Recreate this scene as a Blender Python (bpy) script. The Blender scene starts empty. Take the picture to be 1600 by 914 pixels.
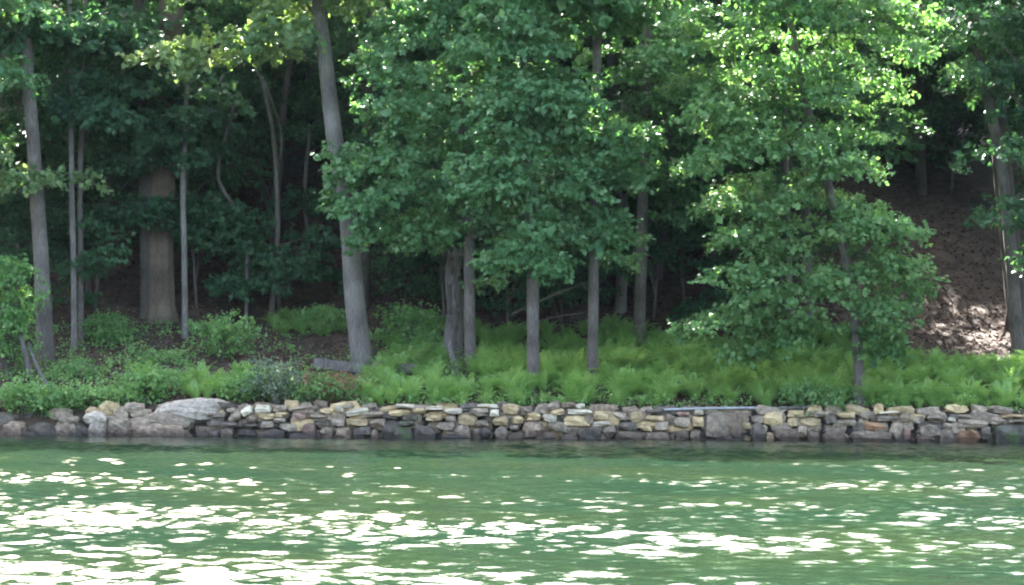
import bpy, math, random
import numpy as np
from mathutils import Vector, Matrix

# ------------------------------------------------------------------ camera, sky, sun
sc = bpy.context.scene
col = sc.collection
R = math.radians
F_PX, CX, CY = 3600.0, 800.0, 457.0            # focal length and centre in pixels of a 1600 px wide frame
CAM = Vector((0.0, -60.0, 2.0))
PITCH, ROLL = math.atan(108 / 3600), R(0.41)
cam_rot = Matrix.Rotation(R(90) + PITCH, 3, 'X') @ Matrix.Rotation(ROLL, 3, 'Z')
cam_data = bpy.data.cameras.new('camera')
cam_data.sensor_width = 36.0
cam_data.lens = 36.0 * F_PX / 1600
cam_data.clip_end = 2000
cam = bpy.data.objects.new('camera', cam_data)
cam.matrix_world = Matrix.Translation(CAM) @ cam_rot.to_4x4()
col.objects.link(cam)
sc.camera = cam

SUN_EL, SUN_AZ = R(47), R(-18)                 # azimuth from +Y, negative is to the left
to_sun = Vector((math.sin(SUN_AZ) * math.cos(SUN_EL), math.cos(SUN_AZ) * math.cos(SUN_EL), math.sin(SUN_EL)))
world = bpy.data.worlds.new('World')
sc.world = world
world.use_nodes = True
wn = world.node_tree
sky = wn.nodes.new('ShaderNodeTexSky')
sky.sky_type = 'NISHITA'
sky.sun_disc = False
sky.sun_elevation = SUN_EL
sky.sun_rotation = SUN_AZ
sky.air_density = 1.0
sky.dust_density = 6.0
sky.ozone_density = 0.4
bg = wn.nodes['Background']
bg.inputs['Strength'].default_value = 0.11
wn.links.new(sky.outputs[0], bg.inputs['Color'])
sun_data = bpy.data.lights.new('sun', 'SUN')
sun_data.energy = 5.0
sun_data.angle = R(0.53)
sun_data.color = (1.0, 0.97, 0.92)
sun = bpy.data.objects.new('sun', sun_data)
sun.rotation_euler = (-to_sun).to_track_quat('-Z', 'Y').to_euler()
sun.location = (0, 0, 40)
col.objects.link(sun)

vs = sc.view_settings
vs.view_transform = 'Standard'
vs.look = 'None'
vs.exposure = 3.78
vs.gamma = 1.0
sc.render.engine = 'CYCLES'
sc.cycles.use_denoising = True
sc.cycles.max_bounces = 7
sc.cycles.transparent_max_bounces = 4
sc.cycles.filter_width = 2.0
sc.cycles.sample_clamp_indirect = 6.0

# ------------------------------------------------------------------ helpers
def P(px, py, y):
    """the world point at depth y (metres behind the wall face) that a sight line through a pixel reaches"""
    d = cam_rot @ Vector(((px - CX) / F_PX, (CY - py) / F_PX, -1.0))
    t = (y - CAM.y) / d.y
    return CAM + d * t

KD = [-400, -60, -20, -3, -.2, .25, .40, 1.0, 2.2, 4.0, 6.0, 8.0, 11.0, 20.0, 60.0, 140.0]
KZ = [-9, -6, -4, -1.6, -1.2, -1.0, .80, .92, 1.28, 1.78, 2.15, 2.70, 3.85, 8.3, 27.0, 52.0]
KD2 = [-400, -60, -20, -3, -.6, .0, .5, 1.2, 2.2, 4.0, 6.0, 8.0, 11.0, 20.0, 60.0, 140.0]
KZ2 = [-9, -6, -4, -1.4, -.45, .05, .55, .95, 1.30, 1.78, 2.2, 2.80, 3.95, 8.3, 27.0, 52.0]
def terrain(x, y):
    x = np.asarray(x, float); y = np.asarray(y, float)
    a = np.interp(y, KD, KZ); b = np.interp(y, KD2, KZ2)
    w = np.clip((-x - 8.0) / 0.8, 0, 1)
    z = a * (1 - w) + b * w
    amp = np.clip((y - 1.0) / 6.0, 0, 1) * .16
    return z + amp * (np.sin(x * .9 + y * .5 + 1) + np.sin(x * .37 - y * .8 + 2.1) + .5 * np.sin(x * 2.3 + y * 1.7)) * .6
def tz(x, y):
    return float(terrain(x, y))
def ground_at(px, py, lo=.45, hi=55):
    """the ground point seen through a pixel"""
    for _ in range(50):
        m = (lo + hi) / 2
        p = P(px, py, m)
        if p.z > tz(p.x, m): lo = m
        else: hi = m
    p = P(px, py, lo)
    return Vector((p.x, p.y, tz(p.x, p.y)))

class MB:
    def __init__(s): s.v = []; s.q = []; s.t = []; s.n = 0; s.qa = []; s.ta = []
    def add(s, v, quads=None, tris=None, a=0.5):
        v = np.asarray(v, float).reshape(-1, 3)
        if quads is not None and len(quads):
            qq = np.asarray(quads, int).reshape(-1, 4); s.q.append(qq + s.n)
            s.qa.append(np.broadcast_to(np.asarray(a, float), (len(qq),)))
        if tris is not None and len(tris):
            tt = np.asarray(tris, int).reshape(-1, 3); s.t.append(tt + s.n)
            s.ta.append(np.broadcast_to(np.asarray(a, float), (len(tt),)))
        s.v.append(v); s.n += len(v)
    def mesh(s, name, mat, smooth=False, tint=False):
        V = np.concatenate(s.v) if s.v else np.zeros((0, 3))
        Q = np.concatenate(s.q) if s.q else np.zeros((0, 4), int)
        T = np.concatenate(s.t) if s.t else np.zeros((0, 3), int)
        me = bpy.data.meshes.new(name)
        me.vertices.add(len(V)); me.vertices.foreach_set('co', V.astype(np.float32).ravel())
        me.loops.add(len(Q) * 4 + len(T) * 3)
        me.loops.foreach_set('vertex_index', np.concatenate([Q.ravel(), T.ravel()]).astype(np.int32))
        me.polygons.add(len(Q) + len(T))
        st = np.concatenate([np.arange(len(Q)) * 4, len(Q) * 4 + np.arange(len(T)) * 3]).astype(np.int32)
        me.polygons.foreach_set('loop_start', st)
        if tint:
            a = me.attributes.new('tint', 'FLOAT', 'FACE')
            a.data.foreach_set('value', np.concatenate(s.qa + s.ta).astype(np.float32))
        me.polygons.foreach_set('use_smooth', np.full(len(Q) + len(T), smooth))
        me.update(calc_edges=True); me.validate()
        me.materials.append(mat)
        return me
    def build(s, name, mat, parent=None, smooth=False, tint=False):
        o = bpy.data.objects.new(name, s.mesh(name, mat, smooth, tint))
        col.objects.link(o)
        if parent is not None: o.parent = parent
        return o

def tag(o, label=None, cat=None, group=None, kind=None):
    for k, v in (('label', label), ('category', cat), ('group', group), ('kind', kind)):
        if v: o[k] = v
    return o
def thing(name, label, cat, loc=(0, 0, 0), group=None):
    o = bpy.data.objects.new(name, None)
    o.location = loc
    col.objects.link(o)
    return tag(o, label, cat, group)

def tube(mb, pts, rad, sides=8, rng=None, rough=0.0, cap=True, a=.5):
    pts = np.asarray(pts, float); n = len(pts)
    rad = np.broadcast_to(np.asarray(rad, float), (n,))
    tan = np.gradient(pts, axis=0); tan /= np.linalg.norm(tan, axis=1)[:, None] + 1e-9
    ref = np.array([1, 0, 0]) if abs(tan[0][0]) < .7 else np.array([0, 1, 0])
    u = ref - (tan @ ref)[:, None] * tan; u /= np.linalg.norm(u, axis=1)[:, None] + 1e-9
    w = np.cross(tan, u)
    ang = np.linspace(0, 2 * np.pi, sides, endpoint=False)
    rr = rad[:, None] * np.ones((1, sides))
    if sides >= 30: rr = rr * (1 + .055 * np.cos(9 * ang + 1) + .035 * np.cos(5 * ang))[None]; rough *= .3
    if rng is not None and rough > 0:
        rr = rr * (1 + rough * rng.normal(size=(1, sides)) + rough * .5 * rng.normal(size=(n, sides)))
    V = pts[:, None, :] + rr[..., None] * (np.cos(ang)[None, :, None] * u[:, None, :] + np.sin(ang)[None, :, None] * w[:, None, :])
    i = np.arange(n - 1)[:, None]; j = np.arange(sides)[None, :]
    q = np.stack([i * sides + j, i * sides + (j + 1) % sides, (i + 1) * sides + (j + 1) % sides, (i + 1) * sides + j], -1).reshape(-1, 4)
    t = []
    V = V.reshape(-1, 3)
    if cap:
        V = np.concatenate([V, pts[:1], pts[-1:]])
        b, e = n * sides, n * sides + 1
        for k in range(sides):
            t.append((b, (k + 1) % sides, k))
            t.append((e, (n - 1) * sides + k, (n - 1) * sides + (k + 1) % sides))
    mb.add(V, q, t, a)

def smooth_path(ctrl, m):
    """Catmull-Rom through control points with m samples"""
    c = np.asarray(ctrl, float)
    c = np.vstack([2 * c[0] - c[1], c, 2 * c[-1] - c[-2]])
    out = []
    for s in np.linspace(0, len(c) - 3 - 1e-6, m):
        k = int(s); f = s - k
        p0, p1, p2, p3 = c[k], c[k + 1], c[k + 2], c[k + 3]
        out.append(.5 * ((2 * p1) + (-p0 + p2) * f + (2 * p0 - 5 * p1 + 4 * p2 - p3) * f * f + (-p0 + 3 * p1 - 3 * p2 + p3) * f ** 3))
    return np.array(out)

def norm(a):
    return a / (np.linalg.norm(a, axis=-1, keepdims=True) + 1e-9)

def leaves(mb, rng, c, axis, up, size, wid, tint):
    """diamond leaves folded a little along the midrib"""
    axis = norm(axis); side = norm(np.cross(axis, up)); nrm = np.cross(side, axis)
    L = size[:, None]; W = (size * wid)[:, None]
    v0 = c - axis * L * .5; v2 = c + axis * L * .5 - nrm * L * .10
    v1 = c + side * W * .5 + nrm * L * .08; v3 = c - side * W * .5 + nrm * L * .08
    V = np.stack([v0, v1, v2, v3], 1).reshape(-1, 3)
    q = np.arange(len(c) * 4).reshape(-1, 4)
    mb.add(V, q, None, tint)

def plate(mb, rng, c, rad, thick, n_twig, per=9, size=.11, wid=.7, droop=.25, tint=.5, tilt=(0, 0)):
    """a leafy spray: twigs fan out from the centre in a shallow, drooping layer that tips outwards"""
    n = n_twig
    u = np.sqrt(rng.random(n)); ph = rng.random(n) * 2 * np.pi
    dirh = np.stack([np.cos(ph), np.sin(ph), np.zeros(n)], 1)
    el = rng.uniform(.6, 1.0)
    off = dirh * (u * rad)[:, None] * np.array([1.0, el, 1.0])
    t = np.asarray(c)[None] + off
    t[:, 2] += rng.normal(size=n) * thick - droop * rad * u ** 2 - off[:, 0] * tilt[0] - off[:, 1] * tilt[1]
    tw = dirh * .8 + rng.normal(size=(n, 3)) * .5; tw[:, 2] -= .2; tw = norm(tw)
    k = per
    s = rng.random((n, k, 1)) * .34
    c2 = t[:, None] + tw[:, None] * s + rng.normal(size=(n, k, 3)) * np.array([.07, .07, .04])
    ax = tw[:, None] * .7 + rng.normal(size=(n, k, 3)) * .6; ax[..., 2] -= .3
    up = np.array([tilt[0] * .8, tilt[1] * .8 - .35, 1.0]) + rng.normal(size=(n, k, 3)) * .45
    sz = size * np.exp(rng.normal(size=(n, k)) * .28)
    tt = tint + rng.normal(size=(n, 1)) * .13 + rng.normal(size=(n, k)) * .13
    tt = np.where(rng.random((n, k)) < .01, 1.0, np.clip(tt, 0, 1))
    leaves(mb, rng, c2.reshape(-1, 3), ax.reshape(-1, 3), up.reshape(-1, 3), sz.ravel(), wid, tt.ravel())

# ------------------------------------------------------------------ materials
def mat(name):
    m = bpy.data.materials.new(name); m.use_nodes = True
    return m, m.node_tree, m.node_tree.nodes['Principled BSDF']
def N(nt, typ, **kw):
    n = nt.nodes.new(typ)
    for k, v in kw.items():
        if k in n.inputs: n.inputs[k].default_value = v
        else: setattr(n, k, v)
    return n
def ramp(nt, fac, stops):
    r = nt.nodes.new('ShaderNodeValToRGB')
    e = r.color_ramp.elements
    while len(e) < len(stops): e.new(.5)
    for k, (p, c) in enumerate(stops):
        e[k].position = p; e[k].color = (*c, 1)
    nt.links.new(fac, r.inputs[0])
    return r
def bump(nt, h, b, strength, dist):
    n = nt.nodes.new('ShaderNodeBump'); n.inputs['Strength'].default_value = strength; n.inputs['Distance'].default_value = dist
    nt.links.new(h, n.inputs['Height']); nt.links.new(n.outputs[0], b.inputs['Normal'])

def leaf_mat(name, stops, trans=.38, tcol=(1.25, 1.35, .7), rough=.42):
    m, nt, b = mat(name)
    at = N(nt, 'ShaderNodeAttribute', attribute_name='tint')
    r = ramp(nt, at.outputs['Fac'], stops)
    nt.links.new(r.outputs[0], b.inputs['Base Color'])
    b.inputs['Roughness'].default_value = rough
    b.inputs['Specular IOR Level'].default_value = .32
    tr = nt.nodes.new('ShaderNodeBsdfTranslucent')
    mul = nt.nodes.new('ShaderNodeVectorMath'); mul.operation = 'MULTIPLY'; mul.inputs[1].default_value = tcol
    nt.links.new(r.outputs[0], mul.inputs[0]); nt.links.new(mul.outputs[0], tr.inputs['Color'])
    mx = nt.nodes.new('ShaderNodeMixShader'); mx.inputs[0].default_value = trans
    nt.links.new(b.outputs[0], mx.inputs[1]); nt.links.new(tr.outputs[0], mx.inputs[2])
    nt.links.new(mx.outputs[0], nt.nodes['Material Output'].inputs['Surface'])
    return m
M = {}
M['maple'] = leaf_mat('maple_leaf', [(0, (0.047, 0.120, 0.048)), (.5, (0.092, 0.210, 0.077)), (1, (0.206, 0.321, 0.150))], trans=.45)
M['oak'] = leaf_mat('oak_leaf', [(0, (.058, .115, .044)), (.5, (.120, .200, .078)), (1, (.250, .325, .135))], trans=.45)
M['elm'] = leaf_mat('elm_leaf', [(0, (0.052, 0.123, 0.040)), (.5, (0.103, 0.211, 0.066)), (1, (0.210, 0.318, 0.110))], trans=.45, tcol=(1.05, 1.25, .75))
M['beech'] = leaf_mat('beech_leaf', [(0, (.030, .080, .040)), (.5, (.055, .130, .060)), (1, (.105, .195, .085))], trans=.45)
M['fern'] = leaf_mat('fern_frond', [(0, (.120, .225, .062)), (.5, (.225, .385, .110)), (1, (.330, .480, .160))], trans=.48, tcol=(1.15, 1.2, .8))
M['shrub'] = leaf_mat('shrub_leaf', [(0, (0.076, 0.174, 0.050)), (.5, (0.148, 0.283, 0.085)), (1, (0.260, 0.385, 0.130))], trans=.42)
M['grey_leaf'] = leaf_mat('grey_green_leaf', [(0, (.060, .100, .060)), (.5, (.120, .170, .110)), (1, (.22, .26, .17))])
M['dead_leaf'] = leaf_mat('dead_leaf', [(0, (.10, .045, .022)), (.5, (.24, .110, .055)), (1, (.36, .200, .110))], tcol=(1, 1, 1), trans=.25)
M['litter'] = leaf_mat('litter_leaf', [(0, (.040, .020, .011)), (.5, (.095, .052, .030)), (1, (.190, .120, .075))], tcol=(1, 1, 1), trans=.05, rough=.7)

def bark(name, c0, c1, c2, scale=1.0):
    m, nt, b = mat(name)
    tc = N(nt, 'ShaderNodeTexCoord')
    mp = N(nt, 'ShaderNodeMapping'); mp.inputs['Scale'].default_value = (9 * scale, 9 * scale, 1.6 * scale)
    nt.links.new(tc.outputs['Object'], mp.inputs[0])
    n1 = N(nt, 'ShaderNodeTexNoise', Scale=3.0, Detail=6.0, Roughness=.65)
    nt.links.new(mp.outputs[0], n1.inputs['Vector'])
    n2 = N(nt, 'ShaderNodeTexNoise', Scale=1.1, Detail=3.0)
    nt.links.new(tc.outputs['Object'], n2.inputs['Vector'])
    mx = N(nt, 'ShaderNodeMath', operation='ADD'); sc_ = N(nt, 'ShaderNodeMath', operation='MULTIPLY'); sc_.inputs[1].default_value = .5
    nt.links.new(n1.outputs[0], mx.inputs[0]); nt.links.new(n2.outputs[0], mx.inputs[1]); nt.links.new(mx.outputs[0], sc_.inputs[0])
    r = ramp(nt, sc_.outputs[0], [(.32, c0), (.5, c1), (.68, c2)])
    nt.links.new(r.outputs[0], b.inputs['Base Color'])
    b.inputs['Roughness'].default_value = .85
    bump(nt, n1.outputs[0], b, 1.0, .06)
    return m
M['bark'] = bark('grey_brown_bark', (0.044, 0.033, 0.025), (0.133, 0.108, 0.088), (0.257, 0.222, 0.187))
M['bark_pale'] = bark('pale_grey_bark', (0.068, 0.056, 0.046), (0.181, 0.156, 0.131), (0.313, 0.277, 0.240))
M['bark_dark'] = bark('dark_furrowed_bark', (.030, .025, .020), (.095, .075, .058), (.170, .145, .110), 1.4)
M['bark_ridge'] = bark('brown_ridged_bark', (.055, .040, .026), (.170, .122, .080), (.270, .210, .150), 1.4)
M['dead_wood'] = bark('weathered_dead_wood', (0.038, 0.028, 0.022), (0.122, 0.103, 0.090), (0.231, 0.209, 0.192), .8)

def stone_mat(name, c0, c1, c2, moss=0.0):
    m, nt, b = mat(name)
    tc = N(nt, 'ShaderNodeTexCoord')
    oi = N(nt, 'ShaderNodeObjectInfo')
    ad = nt.nodes.new('ShaderNodeVectorMath'); ad.operation = 'MULTIPLY_ADD'
    nt.links.new(oi.outputs['Random'], ad.inputs[0]); ad.inputs[1].default_value = (37, 21, 53)
    nt.links.new(tc.outputs['Object'], ad.inputs[2])
    n1 = N(nt, 'ShaderNodeTexNoise', Scale=7.0, Detail=7.0, Roughness=.68)
    nt.links.new(ad.outputs[0], n1.inputs['Vector'])
    r = ramp(nt, n1.outputs[0], [(.32, c0), (.5, c1), (.7, c2)])
    hs = N(nt, 'ShaderNodeHueSaturation')
    mr = N(nt, 'ShaderNodeMapRange'); mr.inputs['To Min'].default_value = .72; mr.inputs['To Max'].default_value = 1.25
    nt.links.new(oi.outputs['Random'], mr.inputs[0]); nt.links.new(mr.outputs[0], hs.inputs['Value'])
    nt.links.new(r.outputs[0], hs.inputs['Color'])
    # wet, algae-darkened band near the water line (a real stain of the lake level)
    ge = N(nt, 'ShaderNodeNewGeometry'); sx = N(nt, 'ShaderNodeSeparateXYZ'); nt.links.new(ge.outputs['Position'], sx.inputs[0])
    nz = N(nt, 'ShaderNodeMath', operation='MULTIPLY_ADD'); nz.inputs[1].default_value = .25; nt.links.new(n1.outputs[0], nz.inputs[0]); nt.links.new(sx.outputs['Z'], nz.inputs[2])
    wm = N(nt, 'ShaderNodeMapRange'); wm.inputs['From Min'].default_value = .20; wm.inputs['From Max'].default_value = .46
    nt.links.new(nz.outputs[0], wm.inputs[0])
    wet = N(nt, 'ShaderNodeMix', data_type='RGBA'); wet.inputs['A'].default_value = (.42, .38, .36, 1) if False else (0, 0, 0, 1)
    wc = nt.nodes.new('ShaderNodeVectorMath'); wc.operation = 'MULTIPLY'; wc.inputs[1].default_value = (.36, .32, .32)
    nt.links.new(hs.outputs[0], wc.inputs[0])
    nt.links.new(wm.outputs[0], wet.inputs['Factor']); nt.links.new(wc.outputs[0], wet.inputs['A']); nt.links.new(hs.outputs[0], wet.inputs['B'])
    out = wet.outputs['Result']
    if moss:
        n3 = N(nt, 'ShaderNodeTexNoise', Scale=3.0, Detail=4.0); nt.links.new(ad.outputs[0], n3.inputs['Vector'])
        mm = N(nt, 'ShaderNodeMapRange'); mm.inputs['From Min'].default_value = .62 - moss * .2; mm.inputs['From Max'].default_value = .72 - moss * .2
        nt.links.new(n3.outputs[0], mm.inputs[0])
        mo = N(nt, 'ShaderNodeMix', data_type='RGBA'); mo.inputs['B'].default_value = (.045, .07, .018, 1)
        nt.links.new(mm.outputs[0], mo.inputs['Factor']); nt.links.new(out, mo.inputs['A']); out = mo.outputs['Result']
    nt.links.new(out, b.inputs['Base Color'])
    b.inputs['Roughness'].default_value = .8
    bump(nt, n1.outputs[0], b, .7, .04)
    return m
M['w'] = stone_mat('pale_stone', (0.304, 0.244, 0.164), (0.519, 0.430, 0.300), (0.593, 0.559, 0.409))
M['t'] = stone_mat('tan_stone', (0.222, 0.153, 0.075), (0.421, 0.302, 0.149), (0.576, 0.431, 0.238))
M['g'] = stone_mat('grey_stone', (0.119, 0.088, 0.060), (0.244, 0.188, 0.126), (0.394, 0.309, 0.210))
M['d'] = stone_mat('dark_stone', (0.051, 0.039, 0.029), (0.105, 0.084, 0.060), (0.192, 0.152, 0.112))
M['b'] = stone_mat('brown_stone', (0.095, 0.067, 0.043), (0.193, 0.138, 0.090), (0.309, 0.230, 0.150))
M['p'] = stone_mat('pinkish_stone', (0.128, 0.068, 0.047), (0.233, 0.142, 0.100), (0.339, 0.229, 0.165))
M['o'] = stone_mat('rust_stone', (0.175, 0.086, 0.040), (0.315, 0.166, 0.079), (0.444, 0.271, 0.149))
M['m'] = stone_mat('mossy_stone', (0.041, 0.034, 0.025), (0.090, 0.075, 0.056), (0.156, 0.134, 0.103), moss=.6)
M['lichen'] = stone_mat('lichen_grey_boulder', (0.149, 0.125, 0.094), (0.316, 0.264, 0.198), (0.525, 0.439, 0.330))

def simple(name, c0, c1, scale, rough=.9, bs=.5, bd=.03):
    m, nt, b = mat(name)
    tc = N(nt, 'ShaderNodeTexCoord')
    n1 = N(nt, 'ShaderNodeTexNoise', Scale=scale, Detail=8.0, Roughness=.7)
    nt.links.new(tc.outputs['Object'], n1.inputs['Vector'])
    r = ramp(nt, n1.outputs[0], [(.35, c0), (.65, c1)])
    nt.links.new(r.outputs[0], b.inputs['Base Color']); b.inputs['Roughness'].default_value = rough
    bump(nt, n1.outputs[0], b, bs, bd)
    return m
M['soil'] = simple('forest_soil', (.022, .013, .008), (.095, .056, .036), 2.2, bs=1.0, bd=.08)
M['joint_shade'] = simple('joint_shade_dark', (.015, .012, .010), (.05, .042, .036), 6.0)  # dark tone puts the shade of the joints into the colour
M['pipe'] = simple('galvanised_metal', (.20, .20, .19), (.36, .355, .34), 5.0, rough=.45, bs=.05)

def water_mat():
    m, nt, b = mat('lake_water')
    tc = N(nt, 'ShaderNodeTexCoord')
    n0 = N(nt, 'ShaderNodeTexNoise', Scale=.22, Detail=3.0); nt.links.new(tc.outputs['Object'], n0.inputs['Vector'])
    r = ramp(nt, n0.outputs[0], [(.35, (.0068, .0165, .0095)), (.65, (.0115, .0200, .0095))])
    nt.links.new(r.outputs[0], b.inputs['Base Color'])
    b.inputs['IOR'].default_value = 1.333
    b.inputs['Specular IOR Level'].default_value = .22
    b.inputs['Roughness'].default_value = .02
    mp = N(nt, 'ShaderNodeMapping'); mp.inputs['Scale'].default_value = (1.0, 1.5, 1)
    nt.links.new(tc.outputs['Object'], mp.inputs[0])
    n1 = N(nt, 'ShaderNodeTexNoise', Scale=5.5, Detail=3.0, Roughness=.55); nt.links.new(mp.outputs[0], n1.inputs['Vector'])
    n2 = N(nt, 'ShaderNodeTexNoise', Scale=15.0, Detail=2.0, Roughness=.5); nt.links.new(mp.outputs[0], n2.inputs['Vector'])
    ad = N(nt, 'ShaderNodeMath', operation='MULTIPLY_ADD'); ad.inputs[1].default_value = .4
    nt.links.new(n2.outputs[0], ad.inputs[0]); nt.links.new(n1.outputs[0], ad.inputs[2])
    bump(nt, ad.outputs[0], b, .34, .022)
    return m
M['water'] = water_mat()

# ------------------------------------------------------------------ ground
def grid(xs, ys, zf):
    X, Y = np.meshgrid(xs, ys)
    V = np.stack([X, Y, zf(X, Y)], -1).reshape(-1, 3)
    nx, ny = len(xs), len(ys)
    i = np.arange(ny - 1)[:, None]; j = np.arange(nx - 1)[None]
    q = np.stack([i * nx + j, i * nx + j + 1, (i + 1) * nx + j + 1, (i + 1) * nx + j], -1).reshape(-1, 4)
    return V, q
xs = np.unique(np.concatenate([np.linspace(-200, -34, 15), np.linspace(-34, 34, 190), np.linspace(34, 200, 15)]))
ys = np.unique(np.concatenate([[-400, -200, -60, -20, -8, -3], np.linspace(-2, 2, 41), np.linspace(2, 12, 60), np.linspace(12, 45, 80), [55, 70, 90, 115, 140]]))
g = MB(); v, q = grid(xs, ys, terrain); g.add(v, q)
tag(g.build('ground', M['soil'], smooth=True), 'brown forest soil of the wooded bank rising from the lake', kind='structure')

# ------------------------------------------------------------------ water with real waves
rw = np.random.default_rng(5)
def waves(X, Y):
    h = np.zeros_like(X)
    comps = []
    for k in range(130):
        lam = .13 * (.95 / .13) ** rw.random()
        th = rw.normal() * .6 + .10
        kk = 2 * np.pi / lam
        slope = .030
        comps.append((kk * math.sin(th), kk * math.cos(th), slope / kk, rw.random() * 6.28))
    for kx, ky, a, ph in comps:
        s = kx * X + ky * Y + ph
        h += a * (np.exp(.9 * (np.sin(s) - 1)) * 1.9 - .85)
    gust = .80 + .24 * np.sin(X * .21 + Y * .34 + 1) * np.sin(X * .13 - Y * .27 + .4) + .2 * np.sin(X * .5 + Y * .9)
    fetch = np.interp(-Y, [0, 6, 14, 22, 30, 60], [.36, .62, .88, .96, 1.0, 1.05])
    edge = np.clip((19 - abs(X)) / 4, 0, 1) * np.clip((Y + 44) / 3, 0, 1)
    return h * gust * fetch * edge * (abs(X) < 400)
xs = np.concatenate([[-400, -150, -60], np.linspace(-19, 19, 620), [60, 150, 400]])
ys = np.concatenate([[-400, -200, -100, -70, -55], np.linspace(-44, .38, 900)])
g = MB(); v, q = grid(xs, ys, waves)
g.add(v, q)
tag(g.build('water', M['water'], smooth=True), 'green lake water with sun-bleached ripples', kind='structure')

# ------------------------------------------------------------------ stones
rs = np.random.default_rng(11)
def unit_stone(rng, e=.62, jit=.10, lev=2):
    """a rounded block: a subdivided cube pulled towards a superellipsoid, knocked about"""
    n = lev + 1
    idx = {}; V = []; Q = []
    def vid(p):
        k = tuple(np.round(p, 4))
        if k not in idx: idx[k] = len(V); V.append(p)
        return idx[k]
    s = np.linspace(-1, 1, n)
    for ax in range(3):
        for sg in (-1, 1):
            for a in range(n - 1):
                for b_ in range(n - 1):
                    c = []
                    for (da, db) in ((0, 0), (1, 0), (1, 1), (0, 1)):
                        p = [0, 0, 0]; p[ax] = sg; p[(ax + 1) % 3] = s[a + da]; p[(ax + 2) % 3] = s[b_ + db]
                        c.append(vid(np.array(p, float)))
                    Q.append(c if sg > 0 else c[::-1])
    V = np.array(V)
    L = np.linalg.norm(V, axis=1, keepdims=True)
    V = V / L ** e
    V *= 1 + rng.normal(size=(len(V), 1)) * jit
    V += rng.normal(size=V.shape) * jit * .5
    V /= abs(V).max(axis=0)
    return V, np.array(Q)
def stone_obj(name, px0, py0, px1, py1, code, depth=.45, y=0.0, parent=None, rot=0.0, lev=2, e=.62, jit=.09, below=0.0):
    pc = P((px0 + px1) / 2, (py0 + py1) / 2, y)
    a = P(px0, (py0 + py1) / 2, y); b = P(px1, (py0 + py1) / 2, y); c = P((px0 + px1) / 2, py0, y); d = P((px0 + px1) / 2, py1, y)
    w = (b.x - a.x) / 2; h = (c.z - d.z) / 2
    V, q = unit_stone(rs, e, jit, lev)
    if lev > 2:
        ph = rs.uniform(0, 6.28, 6); D = V / (np.linalg.norm(V, axis=1, keepdims=True) + 1e-6)
        amp = .07 * np.sin(D[:, 0] * 5 + ph[0]) * np.sin(D[:, 2] * 4 + ph[1]) + .06 * np.sin(D[:, 0] * 9 + D[:, 1] * 7 + ph[2]) + .05 * np.abs(np.sin(D[:, 2] * 8 + D[:, 0] * 4 + ph[3]))
        V = V * (1 + amp)[:, None]
    V = V * np.array([w * 1.04, depth / 2, (h + below / 2) * 1.05])
    cr, sr = math.cos(rot), math.sin(rot)
    V = np.stack([V[:, 0] * cr - V[:, 2] * sr, V[:, 1], V[:, 0] * sr + V[:, 2] * cr], 1)
    mb = MB(); mb.add(V, q)
    o = mb.build(name, M[code], parent, smooth=False)
    loc = Vector((pc.x, y + depth / 2, pc.z - below / 2))
    o.location = loc - (parent.location if parent is not None else Vector((0, 0, 0)))
    return o

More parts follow.
